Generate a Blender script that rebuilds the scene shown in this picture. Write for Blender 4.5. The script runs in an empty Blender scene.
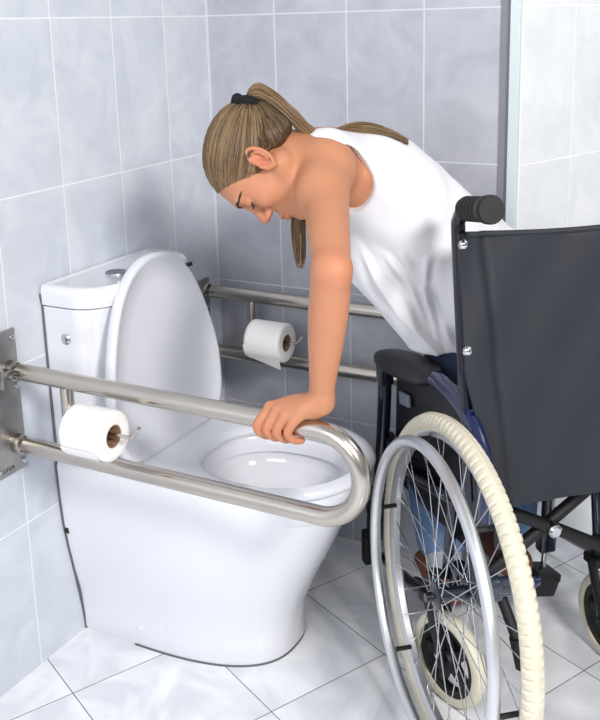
import bpy, bmesh, math, random
import numpy as np
from mathutils import Vector, Matrix

random.seed(4); rng = np.random.default_rng(4)
sc = bpy.context.scene
COL = sc.collection
PI = math.pi

# ------------------------------------------------------------------ helpers
def lin(c):
    return tuple(((v/255)/12.92 if v/255 <= .04045 else ((v/255+.055)/1.055)**2.4) for v in c)

def mat(name, rgb, rough=.5, metal=0, spec=.5, noise=0, nscale=30, bump=0, bscale=60, sss=0, coat=0, vcol=None, stretch=None, rvar=0):
    m = bpy.data.materials.new(name); m.use_nodes = True
    nt = m.node_tree; N = nt.nodes; L = nt.links
    b = N['Principled BSDF']
    c = lin(rgb)
    b.inputs['Base Color'].default_value = (*c, 1)
    b.inputs['Roughness'].default_value = rough
    b.inputs['Metallic'].default_value = metal
    b.inputs['Specular IOR Level'].default_value = spec
    b.inputs['Coat Weight'].default_value = coat
    b.inputs['Coat Roughness'].default_value = .05
    if sss:
        b.inputs['Subsurface Weight'].default_value = sss
        b.inputs['Subsurface Radius'].default_value = (.012, .005, .003)
        b.inputs['Subsurface Scale'].default_value = 1.0
    tc = N.new('ShaderNodeTexCoord'); src = tc.outputs['Object']
    if stretch:
        mp = N.new('ShaderNodeMapping'); mp.inputs['Scale'].default_value = stretch
        L.new(src, mp.inputs['Vector']); src = mp.outputs['Vector']
    base = None
    if vcol:
        a = N.new('ShaderNodeAttribute'); a.attribute_name = vcol; base = a.outputs['Color']
    n = N.new('ShaderNodeTexNoise'); n.inputs['Scale'].default_value = nscale; n.inputs['Detail'].default_value = 5
    L.new(src, n.inputs['Vector'])
    mr = N.new('ShaderNodeMapRange'); mr.inputs['From Min'].default_value = .3; mr.inputs['From Max'].default_value = .7
    mr.inputs['To Min'].default_value = 1-noise; mr.inputs['To Max'].default_value = 1+noise*.6
    L.new(n.outputs['Fac'], mr.inputs['Value'])
    mx = N.new('ShaderNodeMix'); mx.data_type = 'RGBA'; mx.blend_type = 'MULTIPLY'; mx.inputs[0].default_value = 1
    if base is not None: L.new(base, mx.inputs[6])
    else: mx.inputs[6].default_value = (*c, 1)
    L.new(mr.outputs['Result'], mx.inputs[7]); L.new(mx.outputs[2], b.inputs['Base Color'])
    if rvar:
        m2 = N.new('ShaderNodeMapRange'); m2.inputs['To Min'].default_value = rough-rvar; m2.inputs['To Max'].default_value = rough+rvar
        L.new(n.outputs['Fac'], m2.inputs['Value']); L.new(m2.outputs['Result'], b.inputs['Roughness'])
    if bump:
        n2 = N.new('ShaderNodeTexNoise'); n2.inputs['Scale'].default_value = bscale; n2.inputs['Detail'].default_value = 4
        L.new(src, n2.inputs['Vector'])
        bp = N.new('ShaderNodeBump'); bp.inputs['Strength'].default_value = bump; bp.inputs['Distance'].default_value = .01
        L.new(n2.outputs['Fac'], bp.inputs['Height']); L.new(bp.outputs['Normal'], b.inputs['Normal'])
    return m

def link_obj(name, me, m=None, parent=None, smooth=True):
    o = bpy.data.objects.new(name, me); COL.objects.link(o)
    if m is not None:
        me.materials.clear(); me.materials.append(m)
    if smooth:
        me.polygons.foreach_set('use_smooth', [True]*len(me.polygons))
    if parent is not None: o.parent = parent
    return o

def tag(o, label=None, cat=None, group=None, kind=None):
    if label: o['label'] = label
    if cat: o['category'] = cat
    if group: o['group'] = group
    if kind: o['kind'] = kind
    return o

def empty(name, loc, rz=0):
    o = bpy.data.objects.new(name, None); COL.objects.link(o)
    o.location = loc; o.rotation_euler = (0, 0, rz); o.empty_display_size = .1
    return o

class MB:
    """collects shapes of ONE part"""
    def __init__(s): s.v = []; s.f = []; s.mi = []
    def add(s, vs, fs, mi=0):
        k = len(s.v); s.v += [tuple(map(float, v)) for v in vs]; s.f += [tuple(i+k for i in f) for f in fs]; s.mi += [mi]*len(fs)
    def box(s, c, size, R=None, bev=0.0, mi=0):
        bm = bmesh.new(); bmesh.ops.create_cube(bm, size=1)
        for v in bm.verts: v.co = Vector((v.co.x*size[0], v.co.y*size[1], v.co.z*size[2]))
        if bev: bmesh.ops.bevel(bm, geom=bm.edges[:], offset=bev, segments=3, affect='EDGES', profile=.5)
        s.bm(bm, R, c, mi)
    def bm(s, bm, R=None, c=(0, 0, 0), mi=0):
        bm.verts.ensure_lookup_table()
        M = R.to_4x4() if R is not None else Matrix.Identity(4)
        M = Matrix.Translation(c) @ M
        s.add([M @ v.co for v in bm.verts], [[v.index for v in f.verts] for f in bm.faces], mi); bm.free()
    def tube(s, pts, r, seg=14, caps=True, closed=False, smooth=0, sx=1.0, mi=0):
        P = [Vector(p) for p in pts]
        if smooth: P = catmull(P, smooth, closed)
        n = len(P); rs = r if isinstance(r, (list, tuple)) else [r]*n
        if len(rs) != n: rs = list(np.interp(np.linspace(0, 1, n), np.linspace(0, 1, len(rs)), rs))
        T = []
        for i in range(n):
            a = P[(i-1) % n] if (closed or i > 0) else P[i]; b = P[(i+1) % n] if (closed or i < n-1) else P[i]
            T.append((b-a).normalized())
        up = Vector((0, 0, 1)) if abs(T[0].z) < .9 else Vector((1, 0, 0))
        nrm = (up - T[0]*up.dot(T[0])).normalized()
        vs = []; fs = []
        for i in range(n):
            nrm = (nrm - T[i]*nrm.dot(T[i])).normalized(); bn = T[i].cross(nrm)
            for k in range(seg):
                a = 2*PI*k/seg
                vs.append(P[i]+(nrm*math.cos(a)+bn*math.sin(a)*sx)*rs[i])
        m = n if closed else n-1
        for i in range(m):
            for k in range(seg):
                j = (i+1) % n
                fs.append((i*seg+k, i*seg+(k+1) % seg, j*seg+(k+1) % seg, j*seg+k))
        if caps and not closed:
            fs.append(tuple(range(seg))[::-1]); fs.append(tuple((n-1)*seg+k for k in range(seg)))
        s.add(vs, fs, mi)
    def lathe(s, prof, origin, axis, seg=48, mi=0, closed=False):
        """prof: (radius, along)"""
        ax = Vector(axis).normalized(); t = Vector((0, 0, 1)) if abs(ax.z) < .9 else Vector((1, 0, 0))
        u = ax.cross(t).normalized(); w = ax.cross(u); o = Vector(origin)
        n = len(prof); vs = []; fs = []
        for r, a in prof:
            for k in range(seg):
                th = 2*PI*k/seg; vs.append(o+ax*a+(u*math.cos(th)+w*math.sin(th))*r)
        for i in range(n if closed else n-1):
            j = (i+1) % n
            for k in range(seg):
                fs.append((i*seg+k, i*seg+(k+1) % seg, j*seg+(k+1) % seg, j*seg+k))
        s.add(vs, fs, mi)
    def loft(s, rings, cap0=True, cap1=True, mi=0):
        k = len(rings[0]); vs = [p for r in rings for p in r]; fs = []
        for i in range(len(rings)-1):
            for j in range(k):
                fs.append((i*k+j, i*k+(j+1) % k, (i+1)*k+(j+1) % k, (i+1)*k+j))
        if cap0: fs.append(tuple(range(k))[::-1])
        if cap1: fs.append(tuple((len(rings)-1)*k+j for j in range(k)))
        s.add(vs, fs, mi)
    def build(s, name, m, parent=None, smooth=True, angle=40):
        me = bpy.data.meshes.new(name); me.from_pydata(s.v, [], s.f); me.update()
        bm = bmesh.new(); bm.from_mesh(me); bmesh.ops.recalc_face_normals(bm, faces=bm.faces[:])
        if smooth:
            for f in bm.faces: f.smooth = True
            for e in bm.edges:
                if len(e.link_faces) == 2 and e.calc_face_angle(0) > math.radians(angle): e.smooth = False
        bm.to_mesh(me); bm.free()
        o = bpy.data.objects.new(name, me); COL.objects.link(o)
        ms = m if isinstance(m, list) else [m]
        for x in ms: me.materials.append(x)
        if len(ms) > 1 and len(me.polygons) == len(s.mi): me.polygons.foreach_set('material_index', s.mi)
        if parent is not None: o.parent = parent
        return o

def catmull(P, n, closed=False):
    out = []; m = len(P)
    rngi = range(m) if closed else range(m-1)
    for i in rngi:
        p0 = P[(i-1) % m] if (closed or i > 0) else P[i]*2-P[i+1]
        p1 = P[i]; p2 = P[(i+1) % m]
        p3 = P[(i+2) % m] if (closed or i < m-2) else p2*2-p1
        for k in range(n):
            t = k/n
            out.append(.5*((2*p1)+(p2-p0)*t+(2*p0-5*p1+4*p2-p3)*t*t+(3*p1-p0-3*p2+p3)*t**3))
    if not closed: out.append(P[-1])
    return out

# ------------------------------------------------------------------ implicit surfaces (for the figure and soft goods)
class Field:
    def __init__(s, lo, hi, h):
        s.lo = np.array(lo, np.float32); s.h = h
        s.n = np.ceil((np.array(hi)-np.array(lo))/h).astype(int)+1
        s.ax = [s.lo[i]+h*np.arange(s.n[i], dtype=np.float32) for i in range(3)]
        s.phi = np.full(s.n, 1.0, np.float32)
    def region(s, lo, hi):
        a = np.clip(np.floor((np.array(lo)-s.lo)/s.h).astype(int), 0, s.n); b = np.clip(np.ceil((np.array(hi)-s.lo)/s.h).astype(int)+1, 0, s.n)
        if (b <= a).any(): return None, None
        sl = tuple(slice(a[i], b[i]) for i in range(3))
        X = np.stack(np.meshgrid(*[s.ax[i][sl[i]] for i in range(3)], indexing='ij'), -1)
        return sl, X
    def _op(s, sl, d, k, mode):
        a = s.phi[sl]
        if mode == 'sub':
            h = np.clip(.5-.5*(a+d)/k, 0, 1); s.phi[sl] = a*(1-h)+(-d)*h+k*h*(1-h)
        else:
            h = np.clip(.5+.5*(a-d)/k, 0, 1); s.phi[sl] = a*(1-h)+d*h-k*h*(1-h)
    def cone(s, a, b, ra, rb, k=.008, mode='add', flat=None):
        a = np.array(a, np.float32); b = np.array(b, np.float32); m = k*1.2+4*s.h+max(ra, rb)
        sl, X = s.region(np.minimum(a, b)-m, np.maximum(a, b)+m)
        if sl is None: return
        ab = b-a; L2 = max(float(ab@ab), 1e-12); t = np.clip(((X-a)@ab)/L2, 0, 1)
        D = X-(a+t[..., None]*ab)
        if flat is not None:   # flat=(axis vec, factor) thickness scale along axis
            f = np.array(flat[0], np.float32); f /= np.linalg.norm(f)
            c = D@f; D = D+(c*(1/flat[1]-1))[..., None]*f
        s._op(sl, np.linalg.norm(D, axis=-1)-(ra+(rb-ra)*t), k, mode)
    def chain(s, pts, rs, k=.008, mode='add', sub=4):
        """one smooth tapering limb: min over segments first, blended into the field once"""
        P = [Vector(p) for p in pts]; n = len(P)
        if n > 2 and sub > 1:
            C_ = catmull(P, sub); r = np.interp(np.linspace(0, n-1, len(C_)), np.arange(n), rs)
            rv = catmull([Vector((v, 0, 0)) for v in rs], sub); r = np.array([v.x for v in rv])
            P = C_
        else: r = np.array(rs, float)
        P = np.array([list(p) for p in P], np.float32); m = k*1.2+4*s.h+float(max(r))
        sl, X = s.region(P.min(0)-m, P.max(0)+m)
        if sl is None: return
        best = np.full(X.shape[:3], 1e3, np.float32)
        for i in range(len(P)-1):
            a = P[i]; ab = P[i+1]-a; L2 = max(float(ab@ab), 1e-12)
            t = np.clip(((X-a)@ab)/L2, 0, 1)
            d = np.linalg.norm(X-(a+t[..., None]*ab), axis=-1)-(r[i]+(r[i+1]-r[i])*t)
            np.minimum(best, d, out=best)
        s._op(sl, best, k, mode)
    def ell(s, c, R, rad, k=.008, mode='add'):
        """R rows = axes"""
        c = np.array(c, np.float32); rad = np.array(rad, np.float32); R = np.array(R, np.float32)
        m = float(rad.max())+k*1.2+4*s.h
        sl, X = s.region(c-m, c+m)
        if sl is None: return
        q = (X-c)@R.T
        k0 = np.linalg.norm(q/rad, axis=-1); k1 = np.linalg.norm(q/(rad*rad), axis=-1)
        s._op(sl, k0*(k0-1)/np.maximum(k1, 1e-6), k, mode)
    def mesh(s):
        ph = s.phi; ins = ph < 0; n = s.n
        c = [ins[i:n[0]-1+i, j:n[1]-1+j, k:n[2]-1+k] for i in (0, 1) for j in (0, 1) for k in (0, 1)]
        al = c[0].copy(); an = c[0].copy()
        for q in c[1:]: al &= q; an |= q
        act = an & ~al; idx = np.argwhere(act)
        ids = np.full(act.shape, -1, np.int32); ids[act] = np.arange(len(idx))
        off = np.array([(i, j, k) for i in (0, 1) for j in (0, 1) for k in (0, 1)])
        V = np.stack([ph[idx[:, 0]+o[0], idx[:, 1]+o[1], idx[:, 2]+o[2]] for o in off], 1)
        acc = np.zeros((len(idx), 3)); cnt = np.zeros(len(idx))
        for a in range(8):
            for b in range(a+1, 8):
                if np.abs(off[a]-off[b]).sum() != 1: continue
                cr = (V[:, a] < 0) != (V[:, b] < 0)
                t = np.where(cr, V[:, a]/np.where(cr, V[:, a]-V[:, b], 1), 0)
                p = off[a]+t[:, None]*(off[b]-off[a]); acc += p*cr[:, None]; cnt += cr
        P = s.lo+(idx+acc/cnt[:, None])*s.h
        quads = []
        for ax in range(3):
            sl0 = [slice(0, None)]*3; sl1 = [slice(0, None)]*3; sl0[ax] = slice(0, -1); sl1[ax] = slice(1, None)
            A = ins[tuple(sl0)]; B = ins[tuple(sl1)]
            e = np.argwhere(A != B); b, cx = [(1, 2), (2, 0), (0, 1)][ax]
            ok = (e[:, b] > 0) & (e[:, cx] > 0) & (e[:, b] < n[b]-1) & (e[:, cx] < n[cx]-1); e = e[ok]
            fl = A[e[:, 0], e[:, 1], e[:, 2]]
            def g(db, dc):
                q = e.copy(); q[:, b] -= db; q[:, cx] -= dc; return ids[q[:, 0], q[:, 1], q[:, 2]]
            Q = np.stack([g(1, 1), g(0, 1), g(0, 0), g(1, 0)], 1)
            Q[~fl] = Q[~fl][:, ::-1]; quads.append(Q)
        return P.astype(float), np.concatenate(quads)

def np_mesh(name, P, Q, m, parent=None, relax=1, keep_largest=False):
    # light laplacian relax
    e = np.concatenate([Q[:, [0, 1]], Q[:, [1, 2]], Q[:, [2, 3]], Q[:, [3, 0]]])
    for _ in range(relax):
        S = np.zeros_like(P); c = np.zeros(len(P))
        for i in range(3):
            S[:, i] = np.bincount(e[:, 0], P[e[:, 1], i], len(P))+np.bincount(e[:, 1], P[e[:, 0], i], len(P))
        c = np.bincount(e[:, 0], minlength=len(P))+np.bincount(e[:, 1], minlength=len(P))
        P = P*.5+.5*S/np.maximum(c, 1)[:, None]
    me = bpy.data.meshes.new(name); me.from_pydata(P.tolist(), [], Q.tolist()); me.update()
    if keep_largest:
        bm = bmesh.new(); bm.from_mesh(me); seen = set(); comps = []
        for v0 in bm.verts:
            if v0.index in seen: continue
            st = [v0]; seen.add(v0.index); comp = []
            while st:
                v = st.pop(); comp.append(v)
                for ed in v.link_edges:
                    w = ed.other_vert(v)
                    if w.index not in seen: seen.add(w.index); st.append(w)
            comps.append(comp)
        comps.sort(key=len)
        for cc in comps[:-1]: bmesh.ops.delete(bm, geom=cc, context='VERTS')
        bm.to_mesh(me); bm.free()
    return link_obj(name, me, m, parent)

def paint(o, fn, name='Col'):
    me = o.data; n = len(me.vertices); co = np.empty(n*3, np.float32); me.vertices.foreach_get('co', co); co = co.reshape(-1, 3)
    c = fn(co); a = me.color_attributes.new(name, 'FLOAT_COLOR', 'POINT')
    a.data.foreach_set('color', np.concatenate([c, np.ones((n, 1))], 1).astype(np.float32).ravel())

# ------------------------------------------------------------------ materials
def tile_material(name, w, h, ox, oz, ca, cb, grout, gw=.0028, corner=True):
    """tiles on local x (along) / z (up)"""
    m = bpy.data.materials.new(name); m.use_nodes = True; nt = m.node_tree; N = nt.nodes; L = nt.links; b = N['Principled BSDF']
    tc = N.new('ShaderNodeTexCoord'); sp = N.new('ShaderNodeSeparateXYZ'); L.new(tc.outputs['Object'], sp.inputs[0])
    def M(op, a, bb=None, c=None):
        n = N.new('ShaderNodeMath'); n.operation = op
        for i, v in enumerate((a, bb, c)):
            if v is None: continue
            if isinstance(v, (int, float)): n.inputs[i].default_value = v
            else: L.new(v, n.inputs[i])
        return n.outputs[0]
    def dist(src, o, p):
        t = M('DIVIDE', M('SUBTRACT', src, o), p)
        return M('MULTIPLY', M('SUBTRACT', .5, M('ABSOLUTE', M('SUBTRACT', M('FRACT', t), .5))), p), M('FLOOR', t)
    dx, ix = dist(sp.outputs[0], ox, w); dz, iz = dist(sp.outputs[2], oz, h)
    if corner: dx = M('MINIMUM', dx, M('ABSOLUTE', sp.outputs[0]))
    d = M('MINIMUM', dx, dz)
    g = N.new('ShaderNodeMapRange'); g.interpolation_type = 'SMOOTHSTEP'
    g.inputs['From Min'].default_value = gw*.35; g.inputs['From Max'].default_value = gw*.75
    L.new(d, g.inputs['Value'])
    # per tile offset
    cmb = N.new('ShaderNodeCombineXYZ'); L.new(M('MULTIPLY', ix, 3.7), cmb.inputs[0]); L.new(M('MULTIPLY', iz, 5.3), cmb.inputs[2])
    va = N.new('ShaderNodeVectorMath'); va.operation = 'ADD'; L.new(tc.outputs['Object'], va.inputs[0]); L.new(cmb.outputs[0], va.inputs[1])
    n1 = N.new('ShaderNodeTexNoise'); n1.inputs['Scale'].default_value = 9; n1.inputs['Detail'].default_value = 9; n1.inputs['Roughness'].default_value = .62; n1.inputs['Distortion'].default_value = .7
    L.new(va.outputs[0], n1.inputs['Vector'])
    cr = N.new('ShaderNodeValToRGB'); cr.color_ramp.elements[0].position = .36; cr.color_ramp.elements[1].position = .66
    cr.color_ramp.elements[0].color = (*lin(ca), 1); cr.color_ramp.elements[1].color = (*lin(cb), 1)
    L.new(n1.outputs['Fac'], cr.inputs[0])
    mx = N.new('ShaderNodeMix'); mx.data_type = 'RGBA'; L.new(g.outputs[0], mx.inputs[0]); mx.inputs[6].default_value = (*lin(grout), 1); L.new(cr.outputs[0], mx.inputs[7])
    L.new(mx.outputs[2], b.inputs['Base Color'])
    b.inputs['Roughness'].default_value = .3; b.inputs['Specular IOR Level'].default_value = .35
    bp = N.new('ShaderNodeBump'); bp.inputs['Strength'].default_value = .35; bp.inputs['Distance'].default_value = .0015
    L.new(g.outputs[0], bp.inputs['Height']); L.new(bp.outputs[0], b.inputs['Normal'])
    return m

def floor_material():
    m = bpy.data.materials.new('marble_floor_tiles'); m.use_nodes = True; nt = m.node_tree; N = nt.nodes; L = nt.links; b = N['Principled BSDF']
    tc = N.new('ShaderNodeTexCoord'); mp = N.new('ShaderNodeMapping'); mp.vector_type = 'POINT'
    mp.inputs['Rotation'].default_value = (0, 0, -math.radians(63.85)); L.new(tc.outputs['Object'], mp.inputs[0])
    sp = N.new('ShaderNodeSeparateXYZ'); L.new(mp.outputs[0], sp.inputs[0])
    def M(op, a, bb=None):
        n = N.new('ShaderNodeMath'); n.operation = op
        for i, v in enumerate((a, bb)):
            if v is None: continue
            if isinstance(v, (int, float)): n.inputs[i].default_value = v
            else: L.new(v, n.inputs[i])
        return n.outputs[0]
    p = .2893
    def dist(src, o):
        t = M('DIVIDE', M('SUBTRACT', src, o), p)
        return M('MULTIPLY', M('SUBTRACT', .5, M('ABSOLUTE', M('SUBTRACT', M('FRACT', t), .5))), p), M('FLOOR', t)
    # local X = along dP ; local Y = -dQ
    dx, ix = dist(sp.outputs[0], -.0726); dy, iy = dist(sp.outputs[1], -.4571)
    d = M('MINIMUM', dx, dy)
    g = N.new('ShaderNodeMapRange'); g.interpolation_type = 'SMOOTHSTEP'; g.inputs['From Min'].default_value = .0005; g.inputs['From Max'].default_value = .0015
    L.new(d, g.inputs['Value'])
    cmb = N.new('ShaderNodeCombineXYZ'); L.new(M('MULTIPLY', ix, 2.7), cmb.inputs[0]); L.new(M('MULTIPLY', iy, 4.1), cmb.inputs[1])
    va = N.new('ShaderNodeVectorMath'); va.operation = 'ADD'; L.new(tc.outputs['Object'], va.inputs[0]); L.new(cmb.outputs[0], va.inputs[1])
    n1 = N.new('ShaderNodeTexNoise'); n1.inputs['Scale'].default_value = 5; n1.inputs['Detail'].default_value = 8; n1.inputs['Distortion'].default_value = 1.8
    L.new(va.outputs[0], n1.inputs['Vector'])
    cr = N.new('ShaderNodeValToRGB'); e = cr.color_ramp.elements; e[0].position = .38; e[1].position = .6
    e[0].color = (*lin((218, 220, 226)), 1); e[1].color = (*lin((240, 241, 245)), 1)
    L.new(n1.outputs['Fac'], cr.inputs[0])
    mx = N.new('ShaderNodeMix'); mx.data_type = 'RGBA'; L.new(g.outputs[0], mx.inputs[0]); mx.inputs[6].default_value = (*lin((92, 94, 102)), 1); L.new(cr.outputs[0], mx.inputs[7])
    L.new(mx.outputs[2], b.inputs['Base Color']); b.inputs['Roughness'].default_value = .1; b.inputs['Specular IOR Level'].default_value = .5
    n3 = N.new('ShaderNodeTexNoise'); n3.inputs['Scale'].default_value = 7; L.new(tc.outputs['Object'], n3.inputs['Vector'])
    bp = N.new('ShaderNodeBump'); bp.inputs['Strength'].default_value = .12; bp.inputs['Distance'].default_value = .01
    L.new(n3.outputs['Fac'], bp.inputs['Height']); L.new(bp.outputs[0], b.inputs['Normal'])
    return m

M_floor = floor_material()
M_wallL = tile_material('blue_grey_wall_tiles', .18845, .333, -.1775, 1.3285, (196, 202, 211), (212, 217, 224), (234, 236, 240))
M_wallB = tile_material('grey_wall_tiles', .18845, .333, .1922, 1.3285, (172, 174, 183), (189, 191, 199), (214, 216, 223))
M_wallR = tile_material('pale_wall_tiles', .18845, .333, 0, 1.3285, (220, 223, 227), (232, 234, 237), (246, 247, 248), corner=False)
M_ceram = mat('white_ceramic', (226, 227, 233), .07, spec=.6, coat=.5)
M_plast = mat('white_seat_plastic', (222, 224, 231), .16, spec=.5)
M_steel = mat('brushed_steel', (200, 192, 182), .24, metal=1, noise=.05, nscale=14, rvar=.03)
M_steel2 = mat('satin_steel_plate', (168, 166, 162), .38, metal=1, noise=.2, nscale=25, rvar=.08)
M_chrome = mat('chrome', (205, 208, 212), .1, metal=1)
M_alu = mat('silver_aluminium', (222, 223, 226), .36, metal=1)
M_spoke = mat('spoke_steel', (200, 202, 205), .22, metal=1)
M_tire = mat('cream_rubber', (214, 207, 187), .55, noise=.06, nscale=40)
M_black = mat('black_plastic', (22, 22, 25), .35, bump=.15, bscale=300)
M_rubber = mat('black_rubber', (17, 17, 19), .55)
M_navy = mat('navy_frame_paint', (12, 16, 36), .2, coat=.6)
M_blue = mat('blue_frame_paint', (10, 26, 72), .17, coat=.7)
M_fabric = mat('charcoal_nylon', (32, 35, 44), .6, noise=.1, nscale=8, bump=.08, bscale=10)
M_paper = mat('tissue_paper', (238, 236, 234), .9, bump=.06, bscale=150)
M_card = mat('cardboard', (150, 118, 90), .9)
M_dark = mat('dark_hole', (25, 25, 28), .6)
M_trimd = mat('grey_trim', (128, 130, 138), .45)
M_triml = mat('pale_glass_edge', (205, 216, 218), .25)
M_skin = mat('skin', (214, 150, 116), .52, spec=.35, sss=.05, noise=.06, nscale=14, bump=.05, bscale=260, vcol='Col')
M_hair = mat('blond_hair', (140, 110, 70), .42, spec=.45, vcol='Col')
M_shirt = mat('white_cotton', (228, 228, 232), .85, bump=.03, bscale=350)
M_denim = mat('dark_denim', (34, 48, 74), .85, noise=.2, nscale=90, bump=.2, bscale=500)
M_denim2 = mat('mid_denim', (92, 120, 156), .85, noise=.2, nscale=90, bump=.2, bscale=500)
M_brow = mat('brown_brow_hair', (66, 44, 30), .7)
M_lash = mat('dark_lash', (30, 20, 16), .6)
M_eye = mat('eye_white', (215, 205, 198), .2)
M_shoe = mat('tan_leather', (124, 74, 52), .6, noise=.1)
M_sole = mat('pale_sole', (205, 202, 198), .7)
M_sock = mat('grey_sock', (150, 152, 158), .85)

# ------------------------------------------------------------------ setting
def plane(name, origin, ux, L0, L1, z0, z1, m, thick=.1, back=(0, 1, 0)):
    """wall slab whose local x runs along ux; front face at local y=0"""
    rz = math.atan2(ux[1], ux[0])
    b = MB(); s = 1 if (Vector((-math.sin(rz), math.cos(rz), 0)).dot(Vector(back)) > 0) else -1
    b.box(((L0+L1)/2, s*thick/2, (z0+z1)/2), (L1-L0, thick, z1-z0))
    o = b.build(name, m, smooth=False); o.location = origin; o.rotation_euler = (0, 0, rz); tag(o, kind='structure'); return o
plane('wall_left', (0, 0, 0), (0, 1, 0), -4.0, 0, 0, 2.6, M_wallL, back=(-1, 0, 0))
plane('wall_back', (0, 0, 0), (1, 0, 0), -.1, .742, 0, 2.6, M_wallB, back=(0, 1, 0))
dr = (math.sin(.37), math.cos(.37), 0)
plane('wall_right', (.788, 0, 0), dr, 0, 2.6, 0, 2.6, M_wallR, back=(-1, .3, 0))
b = MB(); b.box((.7525, .012, 1.3), (.021, .03, 2.6)); tag(b.build('trim_1', M_trimd, smooth=False), kind='structure')
b = MB(); b.box((.775, .012, 1.3), (.022, .05, 2.6), bev=.002); tag(b.build('trim_2', M_triml, smooth=False), kind='structure')
b = MB(); b.box((1.5, -.6, -.05), (4.4, 6.8, .1)); tag(b.build('floor', M_floor, smooth=False), kind='structure')

# ------------------------------------------------------------------ toilet
YC = -.45
toilet = empty('toilet', (.25, YC, 0))
tag(toilet, 'white close-coupled ceramic toilet with its lid raised, standing against the left wall', 'toilet')
def T(o):   # parent keeping world coords
    o.parent = toilet; o.matrix_parent_inverse = Matrix.Translation((-.25, -YC, 0)); return o
def dshape(x0, xf, yc, w, z, n=56, p=2.3, straight=.35, back_r=.0):
    """flat back at x0, rounded front at xf"""
    xs = x0+(xf-x0)*straight; pts = []
    m = n-14
    for i in range(m+1):
        a = -PI/2+PI*i/m
        ca, sa = math.cos(a), math.sin(a)
        pts.append((xs+(xf-xs)*abs(ca)**(2/p), yc+w*math.copysign(abs(sa)**(2/p), sa), z))
    for i in range(1, 5): t = i/5; pts.append((xs+(x0-xs)*t, yc+w, z))
    for i in range(0, 6): t = i/5; pts.append((x0, yc+w*(1-2*t), z))
    for i in range(1, 4): t = i/4; pts.append((x0+(xs-x0)*t, yc-w, z))
    return pts
# bowl body
rings = []
for z, xf, w, p, st in [(0.0, .452, .150, 2.6, .30), (.008, .458, .153, 2.6, .30), (.05, .455, .155, 2.5, .30), (.10, .466, .160, 2.45, .32), (.16, .492, .170, 2.4, .34), (.22, .522, .181, 2.35, .36),
                        (.28, .552, .190, 2.3, .38), (.34, .580, .194, 2.3, .38), (.39, .600, .196, 2.3, .38), (.415, .610, .197, 2.3, .38), (.423, .606, .194, 2.3, .38), (.426, .598, .187, 2.3, .38)]:
    rings.append(dshape(.004, xf, YC-.003 if z > .1 else YC, w, z, p=p, straight=st))
HC, HL, HW = (.432, YC-.014, 0), .156, .132
def hole(z, L=HL, W_=HW, dx=0):
    n = len(rings[0]); out = []
    # angular correspondance with dshape ordering: by fraction around
    for q in rings[-1]:
        a = math.atan2(q[1]-HC[1], q[0]-HC[0]-dx); ca, sa = math.cos(a), math.sin(a)
        out.append((HC[0]+dx+L*math.copysign(abs(ca)**.9, ca), HC[1]+W_*math.copysign(abs(sa)**.9, sa), z))
    return out
bowl = MB()
inner = [hole(.426, .160, .138), hole(.420, .156, .133), hole(.390, .153, .130), hole(.385, .162, .139), hole(.365, .160, .138), hole(.345, .140, .112), hole(.330, .118, .088), hole(.27, .085, .062), hole(.22, .06, .045), hole(.19, .05, .035)]
bowl.loft(rings+inner, cap0=True, cap1=True)
T(bowl.build('bowl', M_ceram, angle=50))
# water
b = MB(); b.loft([[(x, y, .245) for x, y, z in hole(0, .071, .052)]], cap0=False, cap1=True); T(b.build('water', mat('still_water', (200, 206, 214), .03, spec=.6)))
# tank
TC, TW = -.470, .175
tk = MB()
def tsec(z, xf, w, g=0): return dshape(.004+g, xf-g, TC, w-g, z, p=3.2, straight=.25)
tk.loft([tsec(.424, .130, TW-.006), tsec(.43, .134, TW-.002), tsec(.6, .140, TW), tsec(.764, .148, TW+.001)])
T(tk.build('tank', M_ceram, angle=50))
ld = MB()
def lidz(z): return z
r0 = [tsec(.766, .152, TW+.001), tsec(.768, .156, TW+.004), tsec(.795, .158, TW+.006), tsec(.804, .156, TW+.004), tsec(.809, .150, TW-.002)]
cen = [(x*.92+.005, TC+(y-TC)*.9, .806) for x, y, z in r0[-1]]
ld.loft(r0+[cen]); T(ld.build('tank_lid', M_ceram, angle=50))
b = MB(); b.lathe([(0, .8072), (.019, .8072), (.020, .808), (.022, .808), (.023, .8066), (.023, .802)], (.074, -.498, 0), (0, 0, 1)); b.box((.074, -.498, .8072), (.003, .036, .0008))
T(b.build('flush_button', mat('dull_chrome', (150, 154, 160), .35, metal=1)))
b = MB(); b.lathe([(0, .003), (.008, .003), (.011, .001), (.012, 0)], (.055, TC-TW-.0005, .700), (0, -1, 0), 24); o = T(b.build('screw_cap', M_chrome)); o['label'] = 'small chrome screw cap on the tank side'
b = MB(); b.lathe([(0, .004), (.006, .004), (.008, .002), (.009, 0)], (.156, YC-.153, .045), (0, -1, 0), 24); T(b.build('screw_cap', M_plast))
b = MB(); b.tube([(.004, YC-.187, .262), (.012, YC-.187, .262)], .008, 12); o = T(b.build('fixing_hole', M_dark)); 
# dark silicone seam behind the pan and tank (side outline of the back)
b = MB(); b.tube([(.002, y, z) for y, z in [(YC-.151, .0), (YC-.156, .05), (YC-.164, .10), (YC-.174, .16), (YC-.185, .22), (YC-.194, .28), (YC-.198, .34), (YC-.201, .42), (TC-TW-.001, .43), (TC-TW-.002, .764), (TC-TW-.006, .79)]], .0026, 6)
T(b.build('seal', mat('grey_sealant', (96, 96, 100), .6)))
b = MB(); ring = dshape(.004, .452+.003, YC, .152, .001, p=2.6, straight=.3)[:44]; b.tube(ring, .0022, 6); T(b.build('seal', bpy.data.materials['grey_sealant']))
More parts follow.
